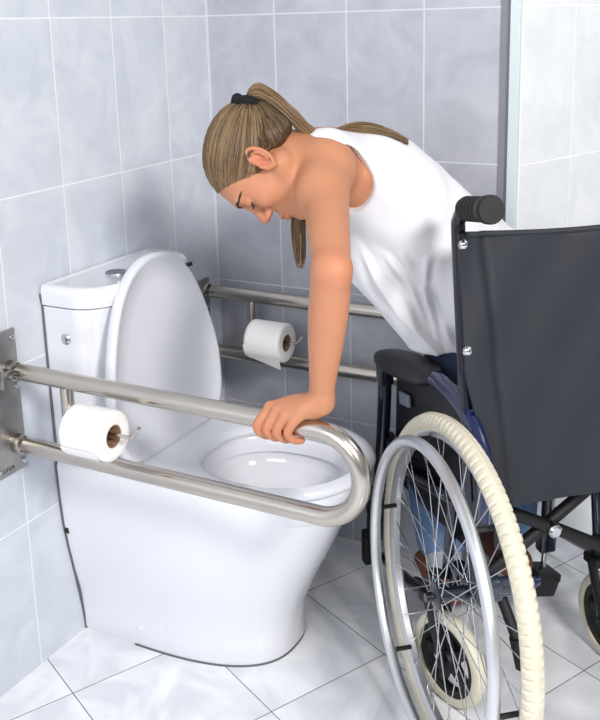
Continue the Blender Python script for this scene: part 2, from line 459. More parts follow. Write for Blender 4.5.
# seat
seat = MB()
def so(g, z): return dshape(.195+g, .626-g, YC, .192-g, z, p=2.35, straight=.38)
def si(g, z):
    out = []
    for q in so(0, 0):
        a = math.atan2(q[1]-HC[1], q[0]-HC[0]); ca, sa = math.cos(a), math.sin(a)
        out.append((HC[0]+(HL-.004+g)*math.copysign(abs(ca)**.85, ca), HC[1]+(HW-.004+g)*math.copysign(abs(sa)**.9, sa), z))
    return out
seat.loft([so(.006, .429), so(.0, .434), so(0, .441), so(.006, .447), so(.022, .450), si(.018, .447), si(.006, .443), si(0, .437), si(.003, .429), so(.006, .429)], cap0=False, cap1=False)
T(seat.build('seat', M_plast, angle=60))
# cover (raised): egg outline in (y, s)
cv = MB(); CS, CSL = .43, .425
th = math.atan2(.035, .42)
def cover_ring(g, off):
    pts = []; n = 72
    for i in range(n):
        a = 2*PI*i/n; ca, sa = math.cos(a), math.sin(a)
        w = .191-g
        s = .16+((.262 if sa >= 0 else .152)-g)*math.copysign(abs(sa)**(1.0 if sa >= 0 else .6), sa)
        yy = w*math.copysign(abs(ca)**(1.0 if sa >= 0 else .35), ca)
        if sa >= 0: yy *= 1.0-.06*math.sin(PI*sa)
        pts.append((.187+off-s*math.sin(th)+.0, -.479+yy, CS+s*math.cos(th)))
    return pts
cv.loft([cover_ring(.02, -.014), cover_ring(.004, -.012), cover_ring(.0, -.006), cover_ring(.0, .008), cover_ring(.003, .012), cover_ring(.010, .012), cover_ring(.016, .006), cover_ring(.06, .004), cover_ring(.12, .004)])
T(cv.build('seat_cover', M_plast, angle=60))
for y in (-.54, -.38):
    b = MB(); b.tube([(.185, y-.018, .446), (.185, y+.018, .446)], .011, 16); T(b.build('hinge', M_plast))
b = MB(); b.tube([(.152, -.372, .796), (.166, -.352, .800)], .005, 10); T(b.build('cover_buffer', M_rubber))

# ------------------------------------------------------------------ grab rails
def rail(y, zt, zb, side, label, roll_y):
    e = empty('grab_rail', (0, y, (zt+zb)/2)); tag(e, label, 'grab rail', 'steel grab rails')
    inv = Matrix.Translation((0, -y, -(zt+zb)/2))
    def P(o): o.parent = e; o.matrix_parent_inverse = inv; return o
    r = .0165; R = (zt-zb)/2; xc = .681; zc = (zt+zb)/2
    pts = [(.035, y, zt)]+[(x, y, zt) for x in np.linspace(.08, xc, 14)]
    pts += [(xc+R*math.sin(a), y, zc+R*math.cos(a)) for a in np.linspace(0, PI, 25)[1:-1]]
    pts += [(x, y, zb) for x in np.linspace(xc, .035, 14)]
    b = MB(); b.tube(pts, r, 24); P(b.build('rail_tube', M_steel, angle=60))
    b = MB(); b.tube([(.15, y, zt-.012), (.15, y, zb+.012)], .0125, 18); P(b.build('brace', M_steel))
    po = -.019 if side < 0 else 0; ph = .292 if side < 0 else .21; pw = .088 if side < 0 else .06; pz = .599 if side < 0 else .575
    b = MB(); b.box((.004, y+po, pz), (.006, pw, ph), bev=.0025)
    plate = P(b.build('wall_plate', M_steel2))
    for yy in (po-pw/2+.010, po+pw/2-.010):
        for zz in (pz-ph/2+.017, pz+.03, pz+ph/2-.017):
            q = MB(); q.lathe([(0, .004), (.003, .0042), (.0055, .003), (.0065, 0)], (.007, y+yy, zz), (1, 0, 0), 16)
            q.build('screw', M_chrome, plate).matrix_parent_inverse = Matrix.Identity(4)
    for z in (zt, zb):
        q = MB(); q.tube([(.007, y, z), (.02, y, z)], .0195, 24); q.lathe([(.0165, .026), (.0185, .025), (.0195, .02), (.0195, .008)], (0, y, z), (1, 0, 0), 24)
        P(q.build('collar', M_steel))
    q = MB(); q.tube([(.02, y-.052, zt), (.02, y+.010, zt)], .0075, 16)
    q.lathe([(0, .061), (.008, .061), (.0125, .058), (.0125, .050)], (.02, y, zt), (0, -1, 0), 6)
    if side < 0: q.box((.016, y-.04, zt), (.03, .006, .05), bev=.002)
    P(q.build('pivot_bolt', M_steel2))
    return e, P
near, PN = rail(-.757, .666, .513, -1, 'curved brushed steel grab rail held by the woman, nearest the camera beside the toilet', -.825)
far, PF = rail(-.082, .653, .497, 1, 'brushed steel grab rail on the far side of the toilet, along the back wall', -.1)
# maker's lettering on the near plate
cu = bpy.data.curves.new('lettering', 'FONT'); cu.body = 'NOFER'; cu.size = .0125; cu.extrude = .0002; cu.space_character = 1.15
to = bpy.data.objects.new('lettering', cu); COL.objects.link(to); dg = bpy.context.evaluated_depsgraph_get()
me = bpy.data.meshes.new_from_object(to.evaluated_get(dg)); bpy.data.objects.remove(to)
o = link_obj('lettering', me, M_dark, None, smooth=False); plate = [c for c in near.children if c.name.startswith('wall_plate')][0]
Rm = Matrix(((0, 0, 1), (1, 0, 0), (0, 1, 0))).to_4x4()
o.parent = plate; o.matrix_world = Matrix.Translation((.0073, -.812, .463)) @ Rm
o.matrix_basis = Matrix.Translation((.0073, -.812, .463)) @ Rm; 

def holder(P, y0, y, x0, x1, z, xr):
    b = MB()
    b.tube([(x0, y0, z), (x0+.02, y0+(y-y0)*.6, z), (x0+.06, y, z), (x1, y, z), (x1+.018, y, z+.003), (x1+.036, y, z+.022)] if abs(y0-y) > .03 else
           [(x0, y0, z), (x0+.02, y, z), (x1, y, z), (x1+.018, y, z+.003), (x1+.036, y, z+.022)], .0035, 10, smooth=6)
    return P(b.build('paper_holder', M_steel))
holder(PN, -.757, -.825, .158, .335, .616, 0)
holder(PF, -.082, -.148, .155, .292, .570, 0)

def toilet_roll(name, xa, xb, y, z, r, label, drape):
    e = empty(name, ((xa+xb)/2, y, z)); tag(e, label, 'toilet roll', 'toilet rolls')
    b = MB(); L = xb-xa
    prof = [(.021, -L/2), (r-.003, -L/2), (r, -L/2+.003)]+[(r+.0004*(i % 2), -L/2+.003+(L-.006)*i/12) for i in range(1, 12)]+[(r, L/2-.003), (r-.003, L/2), (r*.8, L/2+.001), (r*.6, L/2), (.021, L/2)]
    b.lathe(prof, (0, 0, 0), (1, 0, 0), 56, closed=True)
    b.build('paper', M_paper, e, angle=70)
    b = MB(); b.lathe([(.0205, -L/2+.001), (.0205, L/2-.001), (.0188, L/2-.001), (.0188, -L/2+.001)], (0, 0, 0), (1, 0, 0), 32, closed=True); b.build('core', M_card, e)
    # loose sheet
    b = MB(); n = 20; rows = []
    for i in range(n+1):
        t = i/n
        if drape == 'wrap':
            a = math.radians(200+70*t); p = (0, math.cos(a)*(r+.0015), math.sin(a)*(r+.0015)+0); x0, x1 = -L/2+.001, L/2-.004-.012*t
        else:
            a = math.radians(180+40*min(1, t*2)) if t < .5 else math.radians(220)
            p = (0, math.cos(a)*(r+.0015)+(0 if t < .5 else (t-.5)*.035), math.sin(a)*(r+.0015)-(0 if t < .5 else (t-.5)*.060))
            x0 = -L/2+.001+(0 if t < .5 else (t-.5)*2*L*.86); x1 = L/2-.001-(0 if t < .5 else (t-.5)*2*.006)
        rows.append([(x0+(x1-x0)*j/8, p[1], p[2]) for j in range(9)])
    vs = [p for r_ in rows for p in r_]; fs = [(i*9+j, i*9+j+1, (i+1)*9+j+1, (i+1)*9+j) for i in range(n) for j in range(8)]
    b.add(vs, fs); b.build('loose_sheet', M_paper, e)
    return e
toilet_roll('toilet_roll', .226, .314, -.825, .612, .0455, 'white toilet roll hanging on the near grab rail in front of the tank', 'wrap')
toilet_roll('toilet_roll', .190, .284, -.148, .569, .047, 'white toilet roll on the far grab rail with a loose pointed sheet hanging down', 'hang')

# ------------------------------------------------------------------ wheelchair (local frame: x = chair's right, y = forward)
AZ = .746; WX, WY = .852, -.592
chair = empty('wheelchair', (WX, WY, 0), AZ)
tag(chair, 'folding wheelchair with charcoal fabric back, navy frame and cream tyres', 'wheelchair')
R = .3194
def wheel(lat, side):
    """side -1: left wheel (outboard -x)"""
    w = MB(); tilt = math.radians(1.78)*side*-1
    ax = Vector((side*math.cos(tilt), 0, 0)); ax = Vector((side*math.cos(math.radians(1.78)), 0, math.sin(math.radians(1.78))))
    C = Vector((lat, 0, R)); rr = R-.034
    w.lathe([(rr-.011, -.006), (rr-.010, .006), (rr-.002, .0105), (rr+.006, .0115), (rr+.010, .010), (rr+.006, .006), (rr+.006, -.006), (rr+.010, -.010), (rr+.006, -.0115), (rr-.002, -.0105)], C, ax, 96, closed=True)
    rim = w.build('rear_wheel', M_alu, chair); rim['label'] = 'left rear wheel with silver hand rim and wire spokes' if side < 0 else 'right rear wheel'
    # tyre with ribbed tread
    b = MB(); seg = 480; ps = 20; u = ax.cross(Vector((0, 1, 0))).normalized(); v = Vector((0, 1, 0)); rt = .0175; vs = []; fs = []
    for i in range(seg):
        a = 2*PI*i/seg; d = u*math.cos(a)+v*math.sin(a)
        for k in range(ps):
            t = 2*PI*k/ps; out = math.cos(t); rad = rt
            if out > .30 and out < .93 and i % 4 == 0: rad -= .0030
            if abs(out-.9) < .06: rad -= .0010
            vs.append(C+d*(R-rt+rad*math.cos(t))+ax*(rad*math.sin(t)))
    for i in range(seg):
        j = (i+1) % seg
        for k in range(ps): fs.append((i*ps+k, i*ps+(k+1) % ps, j*ps+(k+1) % ps, j*ps+k))
    b.add(vs, fs); b.build('tyre', M_tire, rim, angle=25)
    b = MB(); rh = .272; n = 96
    b.tube([C+ax*.047+(u*math.cos(2*PI*i/n)+v*math.sin(2*PI*i/n))*rh for i in range(n)], .0108, 16, closed=True); b.build('hand_rim', M_alu, rim)
    for i in range(6):
        a = 2*PI*(i+.62)/6; d = u*math.cos(a)+v*math.sin(a); b = MB()
        b.tube([C+d*(rr-.012)+ax*.004, C+d*(rr-.012)+ax*.03, C+d*(rh)+ax*.041], .0045, 8); b.build('standoff', M_rubber, rim)
    b = MB(); b.lathe([(0, .048), (.008, .048), (.009, .036), (.014, .034), (.024, .030), (.024, .026), (.013, .022), (.012, 0), (.013, -.026), (.024, -.028), (.024, -.032), (.012, -.036), (0, -.036)], C, ax, 32)
    b.build('hub', M_navy, rim)
    for i in range(36):
        a = 2*PI*i/36; sgn = 1 if i % 2 else -1; da = math.radians(62)*(1 if (i//2) % 2 else -1)
        b = MB(); d0 = u*math.cos(a+da)+v*math.sin(a+da); d1 = u*math.cos(a)+v*math.sin(a)
        b.tube([C+d0*.022+ax*(.028*sgn-.001), C+d1*(rr-.010)+ax*.003*sgn], .00105, 6); b.build('spoke', M_spoke, rim)
    return rim
wheel(0, -1); wheel(.545, 1)

def ch(b, name, m, label=None, parent=chair, **k):
    o = b.build(name, m, parent, **k)
    if label: o['label'] = label
    return o
def caster(lat, f, yaw, label):
    w = MB(); rc = .095; C = Vector((lat, f, rc)); ax = Vector((math.cos(yaw), math.sin(yaw), 0)); fw = Vector((-math.sin(yaw), math.cos(yaw), 0))
    w.lathe([(.075, -.013), (.075, .013), (.084, .0145), (.091, .012), (.0945, .006), (rc, 0), (.0945, -.006), (.091, -.012), (.084, -.0145)], C, ax, 64, closed=True)
    t = ch(w, 'caster_wheel', M_tire, label)
    h = MB(); h.lathe([(.076, -.010), (.076, .010), (.062, .009), (.062, -.009)], C, ax, 64, closed=True); h.lathe([(0, .016), (.018, .016), (.02, .012), (.02, -.012), (.018, -.016), (0, -.016)], C, ax, 24)
    u = ax.cross(fw).normalized()
    for i in range(5):
        a = 2*PI*i/5+.3; d = u*math.cos(a)+fw*math.sin(a); e = u*-math.sin(a)+fw*math.cos(a)
        for s in (-.006, .006): pass
        vs = [C+d*.016+e*.011+ax*.008, C+d*.016-e*.011+ax*.008, C+d*.063-e*.007+ax*.007, C+d*.063+e*.007+ax*.007]
        vs += [p-ax*2*(.008 if i2 < 2 else .007) for i2, p in enumerate(vs)]
        h.add(vs, [(0, 1, 2, 3), (7, 6, 5, 4), (0, 4, 5, 1), (1, 5, 6, 2), (2, 6, 7, 3), (3, 7, 4, 0)])
    ch(h, 'spider', M_rubber, parent=t)
    k = MB()
    top = C+fw*.045+Vector((0, 0, .115))
    for s in (-1, 1):
        o_ = ax*(.022*s)
        pts = [C+o_, C+o_+fw*.004+Vector((0, 0, .02)), C+o_+fw*.022+Vector((0, 0, .062)), top+o_*.9]
        for p, q in zip(pts[:-1], pts[1:]): k.tube([p, q], .0075, 8, sx=1.9)
    k.box(top, (.05, .045, .022), Matrix.Rotation(yaw, 3, 'Z'), .004); k.tube([top, top+Vector((0, 0, .05))], .017, 18)
    k.tube([C-ax*.03, C+ax*.03], .005, 10)
    for s in (-1, 1):
        k.lathe([(0, .005), (.008, .005), (.008, 0)], C+ax*(.027*s), ax*s, 6)
    ch(k, 'caster_fork', M_rubber)
    return top
tl = caster(.052, .120, .33, 'small left caster wheel with cream tyre')
tr = caster(.42, .145, .12, 'small right caster wheel with cream tyre')

def post(lat):
    b = MB()
    b.tube([(lat, -.005, .33), (lat, .02, .52), (lat, .055, .75), (lat, .083, .945), (lat, .080, .978), (lat, .060, .998), (lat, .03, 1.003)], .0125, 16, smooth=6)
    ch(b, 'back_post', M_navy)
    b = MB(); n = []
    prof = [(.0135, 0), (.019, .002)]
    for i in range(5): prof += [(.0195, .008+.014*i), (.0215, .012+.014*i), (.0195, .016+.014*i)]
    prof += [(.021, .084), (.0235, .088), (.0238, .100), (.022, .104), (.0, .104)]
    b.lathe(prof, (lat, .058, .9985), (0, -1, .16), 28); ch(b, 'push_grip', M_rubber)
post(.042); post(.503)
# back upholstery
def backf(z): return .018+.135*(z-.47)
def pan():
    b = MB(); nu, nv = 60, 34; rows = []
    for j in range(nv+1):
        t = j/nv; z = .955-(.955-.470)*t
        l0 = .032 if z > .72 else .032+(.100-.032)*((.72-z)/.25)**1.2
        l1 = .545-(l0)
        row = []
        for i in range(nu+1):
            s = i/nu; l = l0+(l1-l0)*s; f = backf(z)
            sag = math.sin(PI*s)
            f += .012*sag - .018
            zz = z - (.012*sag*(1-t)) - (.004*sag*t)
            # wrapped band next to the post
            dl = l-.078-.035*t; dr = (.545-.078-.035*t)-l
            for d_ in (dl, dr):
                f -= .010*(1/(1+math.exp(max(-40, min(40, d_*900)))))
                f += .006*math.exp(-(d_/.006)**2)
            f += .0022*math.sin(14*t+6*s)*math.sin(5*s*PI)+.0035*math.exp(-((s-.05)/.05)**2)*math.sin(9*t+1)
            row.append((l, f, zz))
        rows.append(row)
    vs = [p for r_ in rows for p in r_]; k = nu+1; m0 = len(vs)
    vs += [(p[0], p[1]+.006, p[2]) for p in vs]; fs = []
    for j in range(nv):
        for i in range(nu):
            a = j*k+i; q = (a, a+1, a+1+k, a+k); fs.append(q); fs.append(tuple(x+m0 for x in q[::-1]))
    for i in range(nu):
        fs.append((i, i+m0, i+1+m0, i+1)); a = nv*k+i; fs.append((a, a+1, a+1+m0, a+m0))
    for j in range(nv):
        a = j*k; fs.append((a, a+k, a+k+m0, a+m0)); a = j*k+nu; fs.append((a, a+m0, a+k+m0, a+k))
    b.add(vs, fs); return b
back = ch(pan(), 'back_upholstery', M_fabric, 'charcoal nylon back panel', angle=80)
hb = MB(); pts = []
for i in range(41):
    s = i/40; pts.append((.045+.455*s, backf(.955)-.018+.012*math.sin(PI*s)-.006*(1 if s < .06 else 0)+.002, .953-.012*math.sin(PI*s)))
hb.tube(pts, .0055, 8); ch(hb, 'top_hem', M_fabric, parent=back)
for z in (.938, .758):
    for l in (.038, .507):
        b = MB(); f = backf(z)-.0285
        b.lathe([(0, .006), (.0045, .0055), (.008, .003), (.0095, 0)], (l, f, z), (0, -1, 0), 18); s_ = ch(b, 'back_screw', M_chrome)
# armrests
def armrest(l, sgn):
    b = MB(); n = 20; rings = []
    for i in range(n+1):
        t = i/n; f = .185+.345*t; zt = .656-.072*t
        e = (1-abs(2*t-1)**5)**.5 if abs(2*t-1) < 1 else .02
        e = max(e, .12); w = .030*e*(1-.12*t); h = (.023+.007*math.sin(PI*min(1, t*1.1)))*e
        ring = []
        for k in range(20):
            a = 2*PI*k/20; ring.append((l+w*math.copysign(abs(math.cos(a))**.7, math.cos(a)), f, zt-.004+h*math.copysign(abs(math.sin(a))**.8, math.sin(a))))
        rings.append(ring)
    b.loft(rings); ch(b, 'armrest_pad', M_black, angle=70)
    b = MB(); b.tube([(l, .36, .612), (l, .22, .643), (l-.004*sgn, .13, .652), (l-.006*sgn, .048, .642), (l-.008*sgn, -.012, .606), (l-.008*sgn, -.040, .56), (l-.006*sgn, -.046, .52), (l-.003*sgn, -.040, .48)], .0165, 16, smooth=6)
    ch(b, 'armrest_tube', M_blue)
    b = MB(); b.tube([(l, .485, .575), (l, .49, .50), (l, .502, .40), (l, .53, .25), (l, .55, .12)], .0155, 14, smooth=5); b.box((l, .487, .555), (.032, .032, .05), bev=.005)
    ch(b, 'front_post', M_navy)
    b = MB(); b.tube([(l+.012*sgn, .50, .40), (l+.012*sgn, .535, .25)], .016, 12); b.box((l-.01, .535, .225), (.035, .03, .07), bev=.006)
    b.tube([(l-.005*sgn, .545, .24), (l-.005*sgn, .56, .16), (l-.005*sgn, .565, .10)], .0155, 12)
    b.box((l-.012*sgn, .575, .085), (.03, .03, .085), bev=.006); b.tube([(l-.02*sgn, .565, .12), (l-.02*sgn, .57, .055)], .010, 10)
    ch(b, 'footrest_hanger', M_rubber)
    b = MB(); q = [(l+.024*sgn, .085, .635), (l+.024*sgn, .475, .585), (l+.024*sgn, .49, .30), (l+.024*sgn, .10, .34)]
    vs = q+[(x+.004*sgn, y, z) for x, y, z in q]; b.add(vs, [(0, 1, 2, 3), (7, 6, 5, 4), (0, 4, 5, 1), (1, 5, 6, 2), (2, 6, 7, 3), (3, 7, 4, 0)])
    ch(b, 'side_panel', M_black, smooth=False)
armrest(.05, 1); armrest(.495, -1)
b = MB(); b.box((.066, .405, .522), (.008, .055, .028), Matrix.Rotation(-.2, 3, 'X'), .003); ch(b, 'panel_clip', mat('pale_blue_grey_plastic', (118, 128, 142), .5))
# frame
b = MB()
b.tube([(.06, -.01, .30), (.06, .15, .225), (.06, .30, .135), (.06, .535, .075)], .0125, 14, smooth=4); ch(b, 'side_frame', M_navy)
b = MB(); b.tube([(.06, .04, .45), (.06, .5, .335)], .0125, 14); b.tube([(.06, .13, .44), (.062, .16, .25)], .011, 12); ch(b, 'side_frame', M_navy)
b = MB(); b.tube([(.485, .04, .45), (.485, .5, .335)], .0125, 14); b.tube([(.485, -.01, .30), (.485, .15, .225), (.485, .30, .15), (.485, .50, .10)], .0125, 14, smooth=4); ch(b, 'side_frame', M_navy)
b = MB(); b.box((.066, 0, .318), (.06, .042, .045), bev=.012); b.tube([(.03, 0, .3194), (.14, 0, .316)], .0165, 16); ch(b, 'axle_housing', mat('dark_slate_paint', (44, 52, 66), .25, coat=.5))
b = MB(); b.tube([(.14, 0, .316), (.172, 0, .314)], .008, 12); b.tube([(.155, 0, .315), (.162, 0, .315)], .012, 12); ch(b, 'brake_rod', M_blue)
b = MB(); b.tube([(.165, .06, .16), (.175, .05, .10)], .017, 14); b.tube([(.15, .10, .22), (.165, .06, .15)], .011, 10); ch(b, 'tipping_lever', M_rubber)
b = MB(); b.tube([(.068, .128+.01, .22), (.066, .11, .30)], .014, 14); ch(b, 'caster_stem', M_navy)
b = MB(); b.tube([(tr.x, tr.y, tr.z), (.43, .235, .33), (.43, .25, .40)], .0125, 14, smooth=5); ch(b, 'caster_stem', M_navy)
# cross brace
b = MB(); b.tube([(.09, .104, .435), (.249, .104, .355), (.49, .104, .225)], .0125, 14); ch(b, 'cross_brace', M_rubber)
b = MB(); b.tube([(.075, .118, .235), (.249, .118, .352), (.42, .118, .475)], .0125, 14); b.box((.395, .118, .462), (.10, .02, .03), Matrix.Rotation(-.62, 3, 'Y'), .004); ch(b, 'cross_brace', M_rubber)
b = MB(); b.lathe([(0, .022), (.009, .022), (.0135, .018), (.0135, 0)], (.249, .10, .355), (0, -1, 0), 24); ch(b, 'brace_bolt', M_chrome)
b = MB(); b.lathe([(0, .008), (.005, .008), (.007, 0)], (.352, .105, .430), (0, -1, 0), 12); ch(b, 'brace_bolt', M_chrome)
# seat sling
b = MB(); rows = []
for j in range(13):
    t = j/12; f = .06+.42*t; z = .475-.12*t*.85
    rows.append([(.06+.425*i/16, f, z-.022*math.sin(PI*i/16)) for i in range(17)])
vs = [p for r_ in rows for p in r_]; n0 = len(vs); vs += [(x, y, z-.008) for x, y, z in vs]
fs = []
for j in range(12):
    for i in range(16):
        a = j*17+i; q = (a, a+1, a+18, a+17); fs += [q, tuple(x+n0 for x in q[::-1])]
b.add(vs, fs); ch(b, 'seat', M_fabric)
# right leg-rest assembly seen under the back panel
b = MB(); b.tube([(.365, .32, .33), (.36, .315, .20)], .0125, 14); b.box((.352, .30, .205), (.038, .03, .06), bev=.006); ch(b, 'footrest_hanger', M_navy)
b = MB(); b.tube([(.357, .31, .19), (.352, .31, .11)], .006, 10); ch(b, 'footrest_rod', M_chrome)
b = MB(); b.box((.345, .315, .098), (.075, .06, .055), Matrix.Rotation(.35, 3, 'Y') @ Matrix.Rotation(.3, 3, 'Z'), .006); b.lathe([(0, .004), (.005, .003), (.006, 0)], (.375, .282, .11), (0, -1, 0), 12); ch(b, 'footrest_hinge', M_rubber)
b = MB(); b.box((.17, .40, .055), (.15, .14, .012), Matrix.Rotation(-.1, 3, 'X'), .004); ch(b, 'footplate', M_black)

# ------------------------------------------------------------------ woman
woman = empty('person', (.80, -.27, 0))
tag(woman, 'woman in a white sleeveless top rising from the wheelchair, leaning on the near grab rail', 'person')
INV = Matrix.Translation((-.80, .27, 0))
def W_(o): o.parent = woman; o.matrix_parent_inverse = INV; return o
V3 = lambda *a: np.array(a, float)
nz = lambda v: v/np.linalg.norm(v)
cam_r, cam_u, cam_f = V3(.881, .473, -.026), V3(-.090, .219, .972), V3(-.465, .853, -.235)
SL, SR = V3(.600, -.560, 1.057), V3(.581, -.275, 1.005)
EL, WR = V3(.722, -.778, .942), V3(.682, -.746, .711)
NK, PV = V3(.565, -.430, 1.070), V3(.846, -.161, .669)
A = nz(NK-PV); D = nz(V3(-.26, .94, .12)); D = nz(D-A*(D@A)); Nf = np.cross(A, D); Nf = nz(Nf)    # chest normal (facing left and down)
TR = np.array([A, D, Nf])
# head frame
hF = nz(-.20*cam_r-.97*cam_u+.10*cam_f); hU = nz(-.97*cam_r+.16*cam_u+.03*cam_f); hU = nz(hU-hF*(hU@hF)); hL = np.cross(hU, hF); hL = nz(hL)
HR = np.array([hF, hL, hU]); HO = V3(.500, -.592, 1.071); HS = .95
def H(f, l, u): return HO+HS*(hF*f+hL*l+hU*u)

def torso(F, g=0.0):
    mid = (NK+PV)/2
    F.ell(NK-A*.14-Nf*.012, TR, (.155+g, .135+g, .092+g), .03)
    F.ell(NK-A*.29-Nf*.02, TR, (.18+g, .120+g, .095+g), .04)
    F.ell(PV+A*.10-Nf*.03, TR, (.14+g, .135+g, .11+g), .04)
    F.chain([SL+D*.03, NK-A*.085-D*.01, SR-D*.03], [.046+g, .046+g, .044+g], .04)
    for s in (-1, 1): F.ell(NK-A*.175+D*.068*s+Nf*.062, TR, (.055+g, .055+g, .045+g), .03)

h = .0022
F = Field((.38, -.87, .60), (.99, -.14, 1.24), h)
torso(F)
# scapula + shoulder
F.ell(NK-A*.11-D*.085-Nf*.055, TR, (.075, .05, .022), .03)
F.ell(SL, TR, (.058, .050, .052), .028)
F.ell(SR, TR, (.056, .052, .054), .03)
# left arm
def lerp(a, b, t): return a+(b-a)*t
F.chain([SL, lerp(SL, EL, .3), lerp(SL, EL, .65), EL], [.043, .0385, .0340, .0295], .022)
F.ell(lerp(SL, EL, .25)+V3(-.010, -.004, .0), np.eye(3), (.036, .042, .048), .03)
fa = lambda t: lerp(EL, WR, t)
F.chain([EL, fa(.22), fa(.5), fa(.8), fa(1.)], [.0295, .0318, .0290, .0222, .0195], .012)
F.ell(EL+V3(.010, -.008, -.004), np.eye(3), (.013, .013, .020), .016)
# right arm, reaching down behind the torso to the far armrest
ER, HRt = V3(.735, -.12, .84), V3(.93, -.02, .70)
F.chain([SR, lerp(SR, ER, .5), ER], [.046, .039, .033], .02); F.chain([ER, lerp(ER, HRt, .3), HRt], [.033, .033, .024], .016)
F.ell(HRt+V3(.01, .0, -.02), np.eye(3), (.035, .03, .02), .012)
for i in range(4):
    p = HRt+V3(.03, -.025+.017*i, -.03); F.chain([p, p+V3(.025, 0, -.012), p+V3(.035, 0, -.03)], [.009, .008, .007], .004)
F.chain([HRt+V3(.005, -.02, -.01), HRt+V3(.02, -.045, -.025), HRt+V3(.04, -.05, -.035)], [.012, .010, .008], .005)
# neck
F.chain([H(-.014, 0, -.03), lerp(H(-.03, 0, -.06), NK, .5), NK-A*.015-Nf*.0], [.046, .046, .050], .03)
F.chain([H(.02, 0, -.075), NK+Nf*.035], [.030, .040], .03)
F.cone(H(-.012, .055, -.03), NK+Nf*.055-D*.02, .014, .013, .02)     # sternomastoid
F.cone(NK+Nf*.045, SL+Nf*.03, .015, .018, .02)                        # collar bone
F.cone(lerp(NK, H(-.03, 0, -.06), .3)-Nf*.01, SL-Nf*.02, .022, .024, .03)  # trapezius
# head
def hell(f, l, u, rad, k=.008, mode='add'): F.ell(H(f, l, u), HR, np.array(rad)*HS, k, mode)
def hcone(a, b, ra, rb, k=.006, mode='add'): F.cone(H(*a), H(*b), ra*HS, rb*HS, k, mode)
hell(-.012, 0, .040, (.089, .073, .068), .02)
hell(.040, 0, .028, (.046, .058, .046), .02)
hell(.030, 0, -.025, (.052, .052, .068), .02)
for s in (-1, 1):
    hcone((-.002, .055*s, -.035), (.058, .024*s, -.086), .016, .016, .02)
    hell(.050, .040*s, -.018, (.028, .022, .022), .02)
hell(.074, 0, -.088, (.017, .020, .015), .012)
hell(.066, 0, -.058, (.024, .030, .026), .014)
hell(.078, 0, .030, (.013, .044, .010), .014)
for s in (-1, 1): hell(.099, .032*s, .011, (.018, .015, .010), .010, 'sub')
for s in (-1, 1): hell(.072, .031*s, .010, (.0125, .0145, .0115), .004)
hcone((.080, 0, .018), (.099, 0, -.020), .0078, .0085, .012)
hell(.101, 0, -.0235, (.0095, .0092, .0085), .008)
for s in (-1, 1): hell(.091, .0115*s, -.027, (.010, .0065, .0068), .007)
for s in (-1, 1): hell(.095, .0065*s, -.0335, (.0042, .0026, .0026), .002, 'sub')
hell(.088, 0, -.053, (.0095, .020, .0058), .004)
hell(.087, 0, -.0625, (.0095, .018, .0066), .004)
hell(.098, 0, -.0575, (.008, .022, .0012), .002, 'sub')
# ears
for s in (-1, 1):
    n = 14; ex, ez = .0145, .027; tl_ = .25
    def ep(a, q=1.0, out=0.0):
        f = -ex*math.cos(a)*q; u = ez*math.sin(a)*q*(1.0 if math.sin(a) > 0 else .92)
        f2 = f*math.cos(tl_)-u*math.sin(tl_); u2 = f*math.sin(tl_)+u*math.cos(tl_)
        return H(-.006+f2, (.0745+.010*(math.cos(a)*.5+.5)+out)*s, .002+u2)
    pts = [ep(math.radians(a)) for a in np.linspace(-130, 150, n)]
    F.chain(pts, [.0048]*2+[.0036]*(n-4)+[.003]*2, .003)
    F.ell(H(-.004, .0735*s, .002), HR, V3(.0135, .0060, .024)*HS, .004)
    pts = [ep(math.radians(a), .58, -.001) for a in np.linspace(-95, 95, 8)]
    F.chain(pts, [.0026]*8, .002)
    F.ell(H(.000, .084*s, -.003), HR, V3(.0075, .0095, .0115)*HS, .002, 'sub')
    F.ell(H(.008, .078*s, -.004), HR, V3(.0045, .004, .006)*HS, .003)
    F.ell(H(-.001, .077*s, -.0235), HR, V3(.0065, .0045, .007)*HS, .004)
# left hand on the rail: rail axis y=-.757 z=.666
def RP(x, ang, rad=.0262): return V3(x, -.757-rad*math.cos(math.radians(ang)), .666+rad*math.sin(math.radians(ang)))
mcp = [RP(.598, 72, .029), RP(.614, 60, .030), RP(.631, 48, .030), RP(.648, 34, .028)]
pip = [RP(.584, 6, .0255)+V3(0, -.003, -.002), RP(.602, -2, .028), RP(.620, -6, .028), RP(.639, -10, .026)]
dip = [RP(.590, -46, .0255), RP(.608, -52, .0255), RP(.626, -52, .0255), RP(.645, -54, .0245)]
tip = [RP(.597, -84, .025), RP(.615, -88, .025), RP(.633, -88, .025), RP(.652, -86, .024)]
rad = [(.0092, .0084, .0076, .0066), (.0094, .0086, .0077, .0066), (.0090, .0082, .0073, .0064), (.0082, .0074, .0066, .0058)]
wr2 = WR+V3(.000, .0, .0)
for i in range(4):
    base = wr2+V3(-.012, .010-.008*i, -.006)+V3(0, 0, .0)
    F.chain([base, lerp(base, mcp[i], .5)+V3(0, 0, .004), mcp[i]], [.0150, .0125, rad[i][0]], .009)
F.cone(wr2+V3(-.006, 0, -.006), lerp(mcp[1], mcp[2], .5)+V3(.02, .014, 0), .017, .012, .01)
F.chain([wr2, wr2+V3(-.012, .0, -.012)], [.0210, .018], .012)
F.ell(wr2+V3(.005, -.004, .008), np.eye(3), (.011, .011, .011), .012)     # wrist knob
for i in range(4):
    F.cone(mcp[i]+V3(0, 0, .001), mcp[i]+V3(0, 0, .001), .0100-.0006*i, .0100, .004)
    F.chain([mcp[i], pip[i], dip[i], tip[i]], list(rad[i]), .0022)
thb = wr2+V3(-.014, .012, -.012)
F.chain([thb, V3(.655, -.727, .690), V3(.628, -.728, .668), V3(.606, -.734, .650)], [.015, .0125, .0098, .0080], .005)
P_, Q_ = F.mesh()
